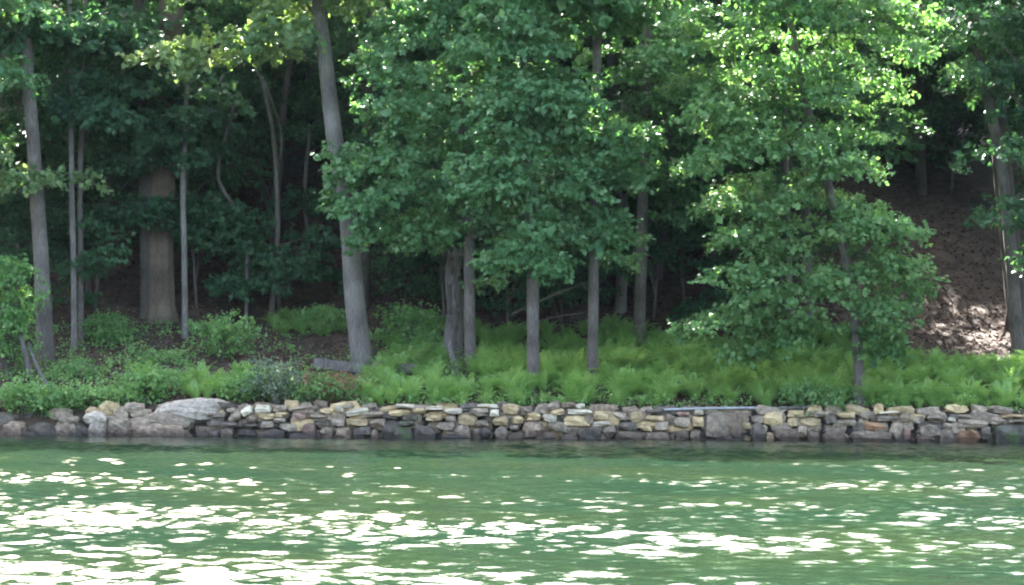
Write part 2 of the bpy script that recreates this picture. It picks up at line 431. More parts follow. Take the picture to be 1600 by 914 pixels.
wall = thing('stone_wall', 'low dry stone retaining wall of mixed field stones at the waterline', 'wall', (0, .2, -.4))
S = {280: [(230,230,385,270,'g'),(380,188,470,232,'g'),(245,270,380,340,'d'),(335,310,490,362,'d'),(400,240,520,312,'g',.5),(500,180,612,262,'w',.5),
  (515,310,662,352,'d'),(570,250,652,312,'b'),(625,165,768,237,'w'),(640,235,792,292,'t'),(770,168,902,226,'g'),(790,226,902,272,'t'),
  (675,300,790,362,'g'),(780,273,884,322,'g'),(820,320,992,392,'g'),(908,178,1062,226,'g',.15),(925,226,1062,302,'p'),(1005,320,1152,402,'p'),
  (1040,212,1132,248,'g'),(1088,178,1162,216,'g'),(1160,194,1284,242,'t'),(1290,168,1368,228,'w'),(1378,190,1592,262,'w',.16),(1368,166,1456,196,'g'),
  (1100,283,1242,306,'g',.08),(1108,302,1262,344,'d'),(1058,248,1242,286,'g'),(1250,280,1384,348,'g'),(1385,284,1576,348,'t'),(1160,345,1292,402,'g'),
  (1288,358,1432,424,'b'),(1430,350,1604,424,'d'),(450,358,664,424,'d'),(325,363,452,402,'g'),(698,368,884,424,'d'),(896,398,1164,428,'d'),(1178,398,1286,428,'b'),(230,372,342,424,'d')],
 560: [(0,222,214,278,'g'),(88,284,224,362,'b'),(98,368,164,420,'b'),(216,203,462,268,'t',.1),(296,162,478,198,'w'),(338,238,524,302,'d'),(440,193,564,242,'t'),
  (538,238,720,312,'t'),(552,178,704,214,'w'),(698,193,890,252,'w'),(718,254,814,312,'g'),(818,250,998,338,'t',-.12),(648,314,804,382,'g'),(788,328,944,398,'g'),
  (928,195,1086,268,'g'),(956,163,1200,202,'w'),(1088,208,1174,268,'w'),(1193,163,1344,258,'t'),(1348,188,1444,252,'g'),(1118,263,1260,348,'t'),(1276,258,1384,332,'t'),
  (1386,228,1528,308,'t'),(1126,345,1254,412,'g'),(1256,333,1344,384,'g'),(1366,308,1554,402,'b'),(1216,393,1416,444,'b'),(1466,388,1640,444,'b'),(165,305,405,428,'d'),
  (286,340,476,434,'m'),(448,328,644,434,'d'),(676,398,924,434,'d'),(956,298,1084,352,'g'),(996,348,1104,404,'d'),(328,298,474,348,'m')],
 840: [(78,143,190,208,'g',.3),(188,148,318,194,'b'),(308,158,398,204,'w'),(38,248,168,314,'w',-.15),(102,198,238,264,'t',.25),(228,203,454,252,'w'),(192,254,460,348,'t'),
  (66,308,268,392,'g',-.12),(458,213,604,304,'t'),(588,228,764,304,'g'),(453,303,624,348,'w',.1),(326,358,554,428,'d'),(528,338,664,398,'g'),(186,408,334,448,'b'),(376,403,624,450,'g',.1),
  (672,313,844,384,'d'),(768,226,894,324,'t',.3),(892,258,1064,312,'t'),(848,323,964,392,'t'),(968,308,1104,384,'g'),(648,383,884,444,'b'),(878,393,1124,450,'b'),(888,203,1054,248,'d'),
  (1058,243,1134,334,'b'),(1133,268,1280,368,'g'),(1143,223,1294,268,'p'),(1306,208,1394,258,'w'),(1288,263,1394,354,'t'),(1138,373,1280,444,'b'),(1273,373,1364,444,'b'),(1383,222,1640,404,'g'),(1590,240,1720,400,'b'),(1470,392,1760,462,'d')],
 1120: [(188,308,294,374,'t'),(298,318,414,444,'d'),(383,213,580,348,'t'),(578,213,744,278,'t'),(588,268,684,348,'t'),(678,278,890,348,'t'),(798,213,954,284,'g'),(738,218,804,272,'g'),
  (898,238,1004,334,'d'),(1008,223,1170,284,'t'),(958,288,1190,354,'g'),(476,363,724,454,'b'),(748,368,874,464,'b'),(883,368,1100,468,'b'),(676,338,764,398,'g'),(1188,308,1450,390,'o'),(1108,383,1454,454,'g'),
  (1178,218,1334,294,'g'),(1348,223,1538,248,'w'),(1308,253,1534,310,'g'),(1448,318,1564,414,'g'),(1478,418,1620,464,'d'),(413,388,484,454,'t')],
 1300: [(568,238,664,314,'b'),(668,258,774,334,'g'),(798,248,964,310,'g'),(968,268,1044,314,'w'),(1038,243,1204,290,'g'),(1028,288,1314,364,'g'),(708,323,934,398,'g',.1),(598,363,674,414,'p'),
  (683,398,874,454,'b'),(878,348,1034,454,'g'),(1048,368,1244,454,'o'),(1238,348,1334,424,'d'),(1318,268,1454,334,'g'),(1398,248,1640,280,'t'),(1458,283,1640,324,'g'),(1338,328,1640,454,'m'),(928,318,1014,372,'g')]}
for ox, rows in S.items():
    for r in rows:
        x0, y0, x1, y1 = ox + r[0] / 5.3333, 600 + r[1] / 5.3333, ox + r[2] / 5.3333, 600 + r[3] / 5.3333
        low = .25 if r[3] > 395 else 0
        dp = min(.55, .30 + .25 * (x1 - x0) / 40)
        stone_obj('stone', x0, y0, x1, y1, r[4], dp, float(rs.uniform(-.05, .06)) - (.05 if low else 0), wall, r[5] if len(r) > 5 else float(rs.normal() * .03), e=(.60 if low or (x1 - x0) * (y1 - y0) > 700 else .42) + .2 * rs.random(), jit=.10, below=low * .7)
# stones set back that fill the joints, and the stretch that runs on past the frame
for row, (za, zb) in enumerate(((672, 692), (656, 674), (641, 659), (630, 645))):
    x = 300 + rs.uniform(0, 20)
    while x < 1640:
        w = rs.uniform(18, 52); hh = rs.uniform(-3, 3)
        sl = (x - 800) * .0072
        stone_obj('stone', x, za + sl + hh + rs.uniform(-3, 3), x + w, zb + sl + hh + rs.uniform(-3, 3), 'dgbgt'[rs.integers(5)], .3, .11 + rs.uniform(0, .06), wall, float(rs.normal() * .12), e=.4, jit=.13)
        x += w * 1.05
core = MB()  # wall fill, coloured dark so the gaps between stones look shaded
V = []
for x in np.linspace(-8.9, 16, 60):
    top = .74 + .04 * math.sin(x * 3)
    V += [(x, .27 + .02 * math.sin(x * 9), -1.0), (x, .29 + .02 * math.sin(x * 7), top), (x, .62, top + .04), (x, .62, -1.0)]
q = [(k * 4 + a, k * 4 + a + 1, k * 4 + a + 5, k * 4 + a + 4) for k in range(59) for a in range(3)]
core.add(V, [(a, d, c, b) for a, b, c, d in q])
o = core.build('joint_shade_core', M['joint_shade'], wall); o.location = -wall.location

# boulders left of the wall
B = [(1255,128,1850,300,'lichen',.9,'big pale lichen-grey boulder capping the end of the stone wall'),
 (1050,238,1570,345,'g',.9,'long grey boulder leaning below the big pale boulder'),
 (1090,318,1560,425,'b',.8,'wide brown slab boulder dipping into the water below the long grey boulder'),
 (690,222,895,305,'lichen',.5,'blocky light grey stone perched on a pale stone at the shore'),
 (728,296,884,405,'lichen',.5,'upright pale grey stone standing at the waterline under a blocky stone'),
 (818,143,984,232,'t',.5,'round cream-coloured stone topping the shore rocks'),
 (705,188,815,226,'t',.4,'small flat tan stone wedged beside the round cream stone'),
 (930,185,1070,275,'g',.5,'squat grey stone between the cream stone and the long boulder'),
 (1025,152,1190,210,'g',.5,'flat-topped grey stone lying under the bank plants'),
 (1070,203,1250,248,'g',.5,'thin grey slab below the flat-topped stone'),
 (885,316,1128,400,'b',.6,'rounded brown-grey stone at the waterline beside the wide slab'),
 (875,258,1075,325,'g',.5,'grey wedge stone above the rounded waterline stone'),
 (0,318,215,425,'b',.7,'low brown rock at the waterline at the far end of the shore'),
 (190,330,520,425,'d',.7,'long low dark rock lying in the water\'s edge'),
 (450,300,640,370,'g',.5,'grey tilted rock resting on the long dark rock'),
 (530,330,745,425,'d',.6,'dark wet rock between the tilted rock and the upright pale stone'),
 (400,190,590,270,'g',.5,'grey bank stone half buried under the leaning sticks'),
 (-120,240,140,325,'d',.5,'dark bank stone under the leafy edge shrub'),
 (470,255,650,300,'g',.4,'small flat grey stone below the half-buried bank stone'),
 (1085,255,1180,300,'lichen',.4,None)]
for k, b in enumerate(B):
    if b[6] is None: continue
    x0, y0, x1, y1 = b[0] / 5.3333, 600 + b[1] / 5.3333, b[2] / 5.3333, 600 + b[3] / 5.3333
    yy = {0: -.05, 1: -.22, 2: -.35, 16: .2, 17: .2}.get(k, -.12 + .1 * (y1 < 655))
    tag(stone_obj('boulder', x0, y0, x1, y1, b[4], b[5], yy, None, float(rs.normal() * .06), lev=6, e=.8, jit=.025, below=.3 if y1 > 660 else .12), b[6], 'boulder', 'boulders along the shore at the wall end')

# ------------------------------------------------------------------ front trees
def in_poly(x, y, poly):
    c = False; j = len(poly) - 1
    for i in range(len(poly)):
        if (poly[i][1] > y) != (poly[j][1] > y) and x < (poly[j][0] - poly[i][0]) * (y - poly[i][1]) / (poly[j][1] - poly[i][1]) + poly[i][0]: c = not c
        j = i
    return c

def trunk_pts(path, d, top, lean=None):
    """pixel path (base first) at depth d to world points, then on up to height top"""
    pts = []
    for k, p in enumerate(path):
        dd = p[2] if len(p) > 2 else d
        w = P(p[0], p[1], dd); pts.append(w)
    g0 = pts[0]; zb = tz(g0.x, g0.y)
    pts[0] = Vector((g0.x, g0.y, zb - .15))
    last = pts[-1]; prev = pts[-2]
    if top > last.z + .5:
        dv = (last - prev); dv = dv / max(dv.z, .1)
        n = 3
        for k in range(1, n + 1):
            s = (top - last.z) * k / n
            pts.append(last + Vector((dv.x * s * .7, dv.y * s + .04 * s, s)))
    return np.array([tuple(p) for p in pts])

def tree(name, label, path, d, w_base, w_top_px, top, barkm, leafm, regions, seed, canopy=0, group=None, crown_r=3.2, sides=10, tint=.5, limbs=True, crown_low=None):
    """regions: (polygon in pixels, number of sprays, spray radius, depth spread, tint, leaf size)"""
    rng = np.random.default_rng(seed)
    pts = trunk_pts(path, d, top)
    sp = smooth_path(pts, 26)
    base = Vector((pts[0][0], pts[0][1], pts[0][2] + .15))
    root = thing(name, label, 'tree', base, group)
    pxm = (60 + d) / F_PX
    zz = (sp[:, 2] - sp[0, 2]) / max(top - sp[0, 2], .1)
    rb, rt = w_base * pxm / 2, w_top_px * pxm / 2
    zf = (P(800, 0, d).z - sp[0, 2]) / max(top - sp[0, 2], .1)
    rad = np.interp(zz, [0, min(zf, .95), 1], [rb, rt, max(rt * .25, .01) if top > P(800, 0, d).z else rt])
    rad = rad * (1 + .35 * np.exp(-(sp[:, 2] - sp[0, 2]) / .2) * (rb > .07))
    tm = MB()
    loc = np.array(base)
    tube(tm, sp - loc, rad, sides, rng, .045 if sides < 16 else .10)
    cm = MB()
    nodes = [p for p in sp[3:]]; nrad = [r for r in rad[3:]]
    jobs = []
    def spray(c, rr, tn, size, tw=None, dr=.32):
        jobs.append((np.asarray(c, float), rr, tn, size, tw, dr))
    def grow():
        # inner sprays first; each limb forks off the nearest wood that lies lower and further in
        ax_of = lambda c: np.array([np.interp(c[2], sp[:, 2], sp[:, 0]), np.interp(c[2], sp[:, 2], sp[:, 1])])
        jobs.sort(key=lambda jb: np.hypot(*(jb[0][:2] - ax_of(jb[0]))))
        for c, rr, tn, size, tw, dr in jobs:
            A = np.array(nodes); dl = A - c
            cost = np.linalg.norm(dl, axis=1) + np.maximum(dl[:, 2] + .15, 0) * 2.5
            k = int(np.argmin(cost)); a = A[k]; L = np.linalg.norm(c - a)
            if limbs and L > .15:
                mid = (a + c) / 2 + np.array([0, 0, .06 * L]) + rng.normal(size=3) * .09 * L
                r0 = min(.7 * nrad[k], .006 + .008 * L)
                e = c + (c - mid) / (np.linalg.norm(c - mid) + 1e-6) * rr * .4 - np.array([0, 0, .15 * rr])
                path = smooth_path([a, mid, c, e], 8)
                rads = np.linspace(r0, .004, 8)
                tube(tm, path - loc, rads, 4, cap=False)
                nodes.extend(path[2:7:2]); nrad.extend(rads[2:7:2])
            n = tw or max(8, int(66 * rr * rr))
            o2 = c[:2] - ax_of(c); o2 = o2 / (np.linalg.norm(o2) + .6)
            plate(cm, rng, c - loc, rr, .045 + .04 * rr, n, 9, size * 1.4, .8, dr, tn, (o2[0] * .4, o2[1] * .4 - .28))
    for poly, n, rr, spread, tn, size, *front in regions:
        xs_ = [p[0] for p in poly]; ys_ = [p[1] for p in poly]
        cnt = 0
        while cnt < n:
            x = rng.uniform(min(xs_), max(xs_)); y = rng.uniform(min(ys_), max(ys_))
            if not in_poly(x, y, poly): continue
            dd = d + rng.uniform(-spread, spread * .6) if not front else d - rng.uniform(.25, spread)
            c = P(x, y, dd)
            spray(c, rr * rng.uniform(.55, 1.15), tn + rng.normal() * .07, size)
            cnt += 1
    if canopy:
        zl = crown_low if crown_low else 10.5
        for _ in range(int(canopy * .8)):
            u = rng.normal(size=3); u /= np.linalg.norm(u); u *= rng.random() ** .4
            zc = (top + zl) / 2 + .3
            ax = np.interp(zc, sp[:, 2], sp[:, 0]); ay = np.interp(zc, sp[:, 2], sp[:, 1])
            c = np.array([ax + u[0] * crown_r, ay + u[1] * crown_r, zc + u[2] * (top - zl) / 2])
            spray(c, rng.uniform(.8, 1.3), tint + rng.normal() * .08, .15, 26)
    grow()
    tm.build('trunk', M[barkm], root, smooth=True)
    if cm.n: cm.build('crown', M[leafm], root, tint=True)
    return root

ground_d = lambda px, py: ground_at(px, py).y
# the left grey trunk at the shore
tree('oak_tree', 'straight grey-brown trunk rising from the bank beside two leaning dead sticks', [(72, 566), (64, 400), (50, 200), (36, 0)], 5.2, 27, 17, 17, 'bark', 'oak',
     [([(-40, 225), (55, 235), (110, 265), (60, 300), (-40, 300)], 7, .7, .8, .62, .11), ([(-60, -40), (60, -40), (60, 40), (-60, 120)], 8, .8, 1.5, .5, .11), ([(110, 255), (150, 255), (150, 300), (110, 300)], 2, .45, .5, .65, .10)], 1, 34)
tree('oak_tree', 'tall leaning pale grey trunk standing by the two fallen timbers', [(568, 568), (555, 470), (543, 330), (521, 200), (508, 90), (497, 0)], 4.8, 33, 21, 18, 'bark_pale', 'oak',
     [([(200, 95), (235, 75), (300, 55), (335, 70), (330, 100), (260, 110)], 9, .5, .5, .85, .12), ([(355, 20), (440, -20), (480, 20), (455, 80), (380, 95)], 13, .6, .8, .72, .12),
      ([(520, 0), (600, -20), (600, 40), (540, 40)], 4, .6, .8, .6, .11), ([(330, -90), (600, -90), (600, -30), (330, -30)], 16, .8, 1.6, .6, .12)], 2, 36, crown_r=4)
# the middle maples
tree('maple_tree', 'slim grey maple trunk right beside the dead snag', [(735, 578), (733, 460), (731, 365), (722, 200), (715, 0)], 3.6, 18, 12, 17.5, 'bark', 'maple',
     [([(545, 235), (600, 215), (700, 235), (715, 370), (640, 395), (575, 380), (540, 320)], 46, .62, 1.3, .5, .105),
      ([(600, 20), (720, 0), (760, 150), (700, 230), (600, 200), (570, 130)], 40, .7, 1.6, .55, .105), ([(735, 440), (768, 435), (765, 455), (740, 455)], 2, .35, .3, .5, .10),
      ([(520, 225), (560, 230), (560, 320), (525, 320)], 6, .42, .4, .75, .11), ([(620, -140), (800, -140), (800, 0), (620, 0)], 22, .8, 1.6, .5, .11)], 3, 26, crown_r=3)
tree('maple_tree', 'straight bare grey trunk rising from the middle of the fern bed', [(834, 604), (833, 500), (832, 420), (826, 250), (815, 0)], 2.1, 21, 13, 17, 'bark', 'maple',
     [([(760, 300), (870, 290), (880, 400), (830, 415), (765, 405)], 30, .55, 1.0, .52, .105), ([(730, 150), (900, 130), (930, 280), (880, 330), (740, 300)], 48, .65, 1.3, .55, .105),
      ([(740, 0), (900, 0), (900, 150), (740, 150)], 34, .7, 1.6, .6, .105), ([(730, -150), (950, -150), (950, 0), (730, 0)], 20, .8, 1.6, .5, .11)], 4, 24, crown_r=3)
tree('maple_tree', 'straight bare grey trunk marked by a dark knot near the ferns', [(926, 590), (927, 480), (928, 400), (932, 140), (934, 60), (935, 0)], 2.9, 18, 13, 17.5, 'bark', 'maple',
     [([(895, 250), (1000, 250), (1000, 330), (970, 400), (900, 395)], 28, .55, .9, .5, .105), ([(860, 130), (915, 150), (1020, 200), (1040, 290), (890, 260)], 24, .62, 1.0, .55, .105),
      ([(880, -150), (1050, -150), (1050, 60), (960, 60), (880, 0)], 24, .75, 1.6, .45, .105)], 5, 24, crown_r=3)
tree('maple_tree', 'grey trunk set back in the shade behind the fern bed', [(998, 532), (1001, 440), (1003, 360), (1010, 150), (1015, 0)], 7.4, 18, 13, 17, 'bark', 'maple',
     [([(990, 250), (1080, 260), (1090, 330), (1000, 345)], 16, .6, 1.0, .42, .105), ([(960, 60), (1130, 40), (1130, 230), (980, 220)], 26, .75, 1.6, .35, .11)], 6, 26, crown_r=3.2)
# the overhanging tree on the right
tree('elm_tree', 'yellow-green tree leaning over the wall with drooping low branches', [(1343, 632), (1341, 560), (1325, 420), (1290, 275), (1257, 150), (1232, 20), (1228, 0)], .95, 18, 11, 16, 'bark', 'elm',
     [([(1045, 495), (1110, 480), (1200, 485), (1190, 518), (1130, 512), (1070, 506)], 15, .46, .5, .68, .095), ([(1140, 525), (1190, 515), (1215, 545), (1150, 560)], 7, .4, .4, .66, .095),
      ([(1180, 490), (1290, 470), (1310, 520), (1230, 535)], 11, .5, .8, .6, .095), ([(1340, 500), (1400, 505), (1430, 545), (1360, 550)], 9, .42, .7, .52, .095),
      ([(1105, 425), (1210, 405), (1320, 420), (1330, 460), (1120, 465)], 15, .6, 1.0, .62, .095), ([(1330, 400), (1450, 400), (1460, 440), (1420, 500), (1340, 490)], 17, .55, .9, .6, .095),
      ([(1120, 355), (1230, 340), (1330, 350), (1330, 385), (1120, 395)], 14, .6, 1.0, .64, .095), ([(1085, 305), (1180, 270), (1250, 280), (1240, 320), (1100, 335)], 16, .62, 1.0, .66, .095),
      ([(1290, 300), (1380, 310), (1450, 370), (1380, 390), (1300, 360)], 15, .58, 1.0, .64, .095), ([(1060, 230), (1200, 190), (1230, 230), (1080, 270)], 13, .62, 1.2, .6, .095),
      ([(1250, 190), (1370, 180), (1380, 260), (1260, 270)], 15, .6, 1.2, .62, .095), ([(1080, 120), (1230, 80), (1330, 130), (1330, 170), (1100, 190)], 24, .62, 1.3, .62, .095),
      ([(1330, 40), (1440, 40), (1460, 100), (1400, 160), (1300, 140)], 15, .55, .9, .64, .095), ([(1225, 60), (1290, 60), (1350, 470), (1310, 480)], 13, .45, 1.2, .58, .095, 1),
      ([(990, 70), (1100, 40), (1300, 20), (1330, 80), (1100, 150), (1010, 130)], 26, .62, 1.2, .6, .095), ([(1040, -140), (1450, -140), (1450, 20), (1040, 40)], 34, .75, 1.5, .55, .10)], 7, 26, crown_r=3.2)
# the right edge pair
tree('ash_tree', 'pale leaning trunk at the foot of the leaf-strewn slope', [(1593, 578), (1582, 430), (1565, 260), (1540, 140), (1515, 0)], 5.5, 22, 15, 17, 'bark', 'maple',
     [([(1590, 215), (1660, 200), (1660, 310), (1590, 290)], 8, .45, .6, .6, .10), ([(1500, 30), (1640, -10), (1660, 130), (1500, 120)], 24, .65, 1.2, .65, .105), ([(1450, -130), (1680, -130), (1680, 0), (1450, 0)], 18, .75, 1.6, .5, .11)], 8, 30)
tree('oak_tree', 'thick dark trunk in shade directly behind the pale leaning trunk', [(1592, 520), (1580, 400), (1568, 280), (1552, 100), (1542, 0)], 9.0, 34, 28, 20, 'bark_dark', 'beech', [([(1450, -60), (1700, -60), (1700, 120), (1480, 100)], 20, .9, 2.0, .4, .13)], 9, 34)
# the left woods
tree('oak_tree', 'massive dark furrowed trunk in the shade at the left of the woods', [(252, 498), (250, 400), (254, 250), (262, 100), (268, 0)], ground_d(252, 498), 43, 36, 21, 'bark_ridge', 'beech',
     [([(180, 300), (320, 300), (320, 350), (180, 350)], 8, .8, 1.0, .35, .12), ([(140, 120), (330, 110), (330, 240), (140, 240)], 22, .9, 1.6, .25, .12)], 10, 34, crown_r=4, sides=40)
tree('oak_tree', 'dark trunk pressed against the massive furrowed trunk', [(229, 496), (228, 400), (226, 250), (215, 0)], ground_d(229, 494), 20, 15, 18, 'bark_dark', 'beech', [], 11, 24)
tree('beech_sapling', 'thin pale stem, leftmost of a close pair near the bank', [(116, 548), (115, 420), (112, 300), (111, 100), (108, 0)], 6.6, 10, 8, 12, 'bark_pale', 'beech',
     [([(40, 110), (180, 100), (180, 200), (60, 200)], 16, .7, 1.2, .3, .11)], 12, 14, crown_r=2.2)
tree('beech_sapling', 'thin grey stem, the darker of a close pair near the bank', [(127, 540), (126, 420), (125, 290), (130, 120), (134, 0)], 7.2, 9, 7, 12, 'bark', 'beech',
     [([(100, 340), (210, 350), (190, 430), (110, 420)], 9, .5, .9, .5, .10)], 13, 14, crown_r=2.2)
tree('beech_sapling', 'slender straight pale stem beside the massive furrowed trunk', [(290, 505), (288, 400), (286, 300), (290, 200), (292, 105)], 7.6, 10, 7, 10.5, 'bark_pale', 'beech',
     [([(150, 150), (300, 150), (320, 240), (170, 260)], 18, .7, 1.2, .35, .11)], 14, 6, crown_r=1.6, crown_low=9.2)
def sap(label, path, d, w, tp, seed, regs, nm='sapling', bk='bark'):
    tree(nm, label, path, d, w, w * .7, tp, bk, 'beech', regs, seed, 0, 'thin saplings inside the woods', sides=6)
zt = lambda px, py, d: P(px, py, d).z
sap('thin crooked sapling bending through the dark gap, forked at the top', [(422, 480), (432, 400), (434, 330), (428, 220), (415, 150), (408, 120)], 9.5, 9, zt(408, 120, 9.5) + .1, 21, [([(330, 330), (520, 330), (520, 400), (330, 400)], 12, .7, 1.0, .4, .11)])
sap('short branch-like sapling leaning from the crooked sapling', [(437, 470), (432, 300), (440, 220), (418, 140), (400, 110)], 9.9, 6, zt(400, 110, 9.9) + .1, 22, [([(350, 390), (520, 400), (520, 440), (350, 440)], 10, .7, 1.0, .35, .11)])
sap('thin wavy sapling with a dog-leg stem in the dark gap', [(384, 474), (386, 400), (378, 345), (350, 300), (340, 270), (352, 215), (368, 160)], 9.0, 7, zt(368, 160, 9.0) + .1, 23, [([(330, 430), (420, 430), (420, 460), (330, 460)], 5, .6, .8, .3, .11)])
sap('thin pale pole leaning right above the forest floor', [(293, 262, 8.6), (305, 205), (325, 165), (352, 118)], 8.6, 6, zt(352, 118, 8.6) + .1, 24, [], bk='bark_pale') if False else None
sap('thin dark sapling behind the leaning pale trunk', [(480, 470), (482, 380), (476, 300), (484, 200)], 12, 8, zt(484, 200, 12) + .1, 25, [([(440, 290), (540, 300), (520, 330), (430, 330)], 6, .7, .8, .35, .11)])
sap('thin straight stem in deep shade by the close pair', [(139, 492), (138, 420), (137, 340)], 10.5, 8, zt(137, 200, 10.5), 26, [([(100, 200), (220, 230), (220, 330), (100, 320)], 14, .7, 1.0, .3, .11)])
sap('thin dark stem glimpsed through the gap in the yellow-green tree', [(1235, 560), (1233, 420), (1230, 300)], 7.0, 10, zt(1230, 100, 7), 27, [])
sap('dim grey stem with peeling bark behind the set-back trunk', [(968, 530), (970, 460), (972, 420), (975, 300)], 10, 20, zt(975, 150, 10), 28, [], bk='bark_pale')

# ------------------------------------------------------------------ woods on the hillside: copies that share mesh data
rb_ = np.random.default_rng(77)
def proto(seed, h, leafm, barkm, low, rad, n, size, r0):
    rng = np.random.default_rng(seed)
    tm, cm = MB(), MB()
    a = rng.normal(size=2) * .5
    pts = smooth_path([(0, 0, -.4), (a[0] * .3, a[1] * .3, h * .33), (a[0] * .8, a[1] * .8, h * .66), (a[0], a[1], h)], 14)
    tube(tm, pts, np.linspace(r0, r0 * .2, 14), 8, rng, .04)
    for _ in range(n):
        u = rng.normal(size=3); u /= np.linalg.norm(u); u *= rng.random() ** .4
        zc = (h + low) / 2
        c = np.array([a[0] * .6 + u[0] * rad, a[1] * .6 + u[1] * rad, zc + u[2] * (h - low) / 2 * 1.05])
        k = int(np.clip(c[2] / h * 13 - 2, 1, 13))
        tube(tm, smooth_path([pts[k], (pts[k] + c) / 2 + (0, 0, .2), c], 5), np.linspace(.03, .006, 5), 4, cap=False)
        plate(cm, rng, c, rng.uniform(.8, 1.35), .10, 46, 9, size, .75, .3, .45 + rng.normal() * .08, (u[0] * .4, u[1] * .4))
    return tm.mesh('trunk', M[barkm], smooth=True), cm.mesh('crown', M[leafm], tint=True)
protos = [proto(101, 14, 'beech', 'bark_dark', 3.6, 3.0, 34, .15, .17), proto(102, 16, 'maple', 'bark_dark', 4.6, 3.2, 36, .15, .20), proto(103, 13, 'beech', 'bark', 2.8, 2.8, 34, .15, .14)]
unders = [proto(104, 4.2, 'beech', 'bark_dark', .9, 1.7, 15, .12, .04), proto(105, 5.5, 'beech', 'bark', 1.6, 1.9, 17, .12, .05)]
def put(pr, name, label, group, x, y, s):
    r = thing(name, label, 'tree', (x, y, tz(x, y)), group)
    r.rotation_euler.z = rb_.uniform(0, 6.28); r.scale = (s, s, s * rb_.uniform(.9, 1.1))
    for nm, me in zip(('trunk', 'crown'), pr):
        o = bpy.data.objects.new(nm, me); col.objects.link(o); o.parent = r
spots = []
SUNNY = [ground_at(1505, 400), ground_at(1490, 475), ground_at(262, 528)]
def shades(x, y, r, zl, zh):
    for g_ in SUNNY:
        for z in np.linspace(zl, zh, 6):
            t = (tz(x, y) + z - g_.z) / to_sun.z
            if t > 0 and (g_.x + to_sun.x * t - x) ** 2 + (g_.y + to_sun.y * t - y) ** 2 < r * r: return True
    return False
def far_enough(x, y, m):
    for a, b in spots:
        if (a - x) ** 2 + (b - y) ** 2 < m * m: return False
    spots.append((x, y)); return True
for y0, y1, n, half in ((10.5, 16, 18, 21), (16, 24, 28, 24), (24, 36, 36, 28), (36, 50, 36, 32)):
    k = 0
    for _ in range(900):
        if k >= n: break
        x, y = rb_.uniform(-half, half), rb_.uniform(y0, y1)
        if 9 < x < 17 and y < 19: continue          # the open leaf-strewn slope
        if shades(x, y, 1.3, 4, 14): continue
        if far_enough(x, y, 2.6):
            put(protos[rb_.integers(3)], 'woodland_tree', 'dark leafy tree among the shaded woods on the hillside', 'trees of the shaded hillside woods', x, y, rb_.uniform(.9, 1.15)); k += 1
for x, y in ((6.9, 9.4), (8.9, 8.4), (-15.5, 4.5), (-18, 8), (-21, 5), (15.5, 4), (18.5, 3), (19, 8)):  # first two added behind the elm to shade the right-hand ferns
    put(protos[rb_.integers(3)], 'woodland_tree', 'dark leafy tree among the shaded woods on the hillside', 'trees of the shaded hillside woods', x, y, 1.05)
k = 0
for _ in range(900):
    if k >= 85: break
    x, y = rb_.uniform(-17, 16), rb_.uniform(8.5, 28)
    if 8.5 < x < 19 and y < 21: continue
    if (-5.5 < x < -3.0 and y < 15) or (-9.2 < x < -5.4 and y < 20): continue
    if shades(x, y, 1.3, 1, 5): continue
    if far_enough(x, y, 1.5):
        put(unders[rb_.integers(2)], 'understory_tree', 'low layered beech in the dark understory of the woods', 'low beeches of the dark understory', x, y, rb_.uniform(.8, 1.2)); k += 1

for x, y in ((13.2, 20.5), (15.2, 19.8), (17.2, 20.6), (14.6, 23.5), (16.6, 24.5), (18.6, 22.8), (12.2, 23.5), (19.5, 19.5), (18.2, 15.5)):
    put(unders[rb_.integers(2)], 'understory_tree', 'low layered beech in the dark understory of the woods', 'low beeches of the dark understory', x, y, rb_.uniform(.95, 1.3))

# ------------------------------------------------------------------ dead wood
def wood(name, label, cat, path, w0, w1, matk='dead_wood', sides=7, seed=0, extra=None):
    rng = np.random.default_rng(seed)
    pts = np.array([tuple(P(*p)) for p in path])
    sp = smooth_path(pts, 12)
    b = Vector(sp[0]); mb = MB()
    s = (60 + path[0][2]) / F_PX / 2
    tube(mb, sp - np.array(b), np.linspace(w0, w1, 12) * s, sides, rng, .06)
    o = mb.build(name, M[matk], None, smooth=True); o.location = b
    return tag(o, label, cat)
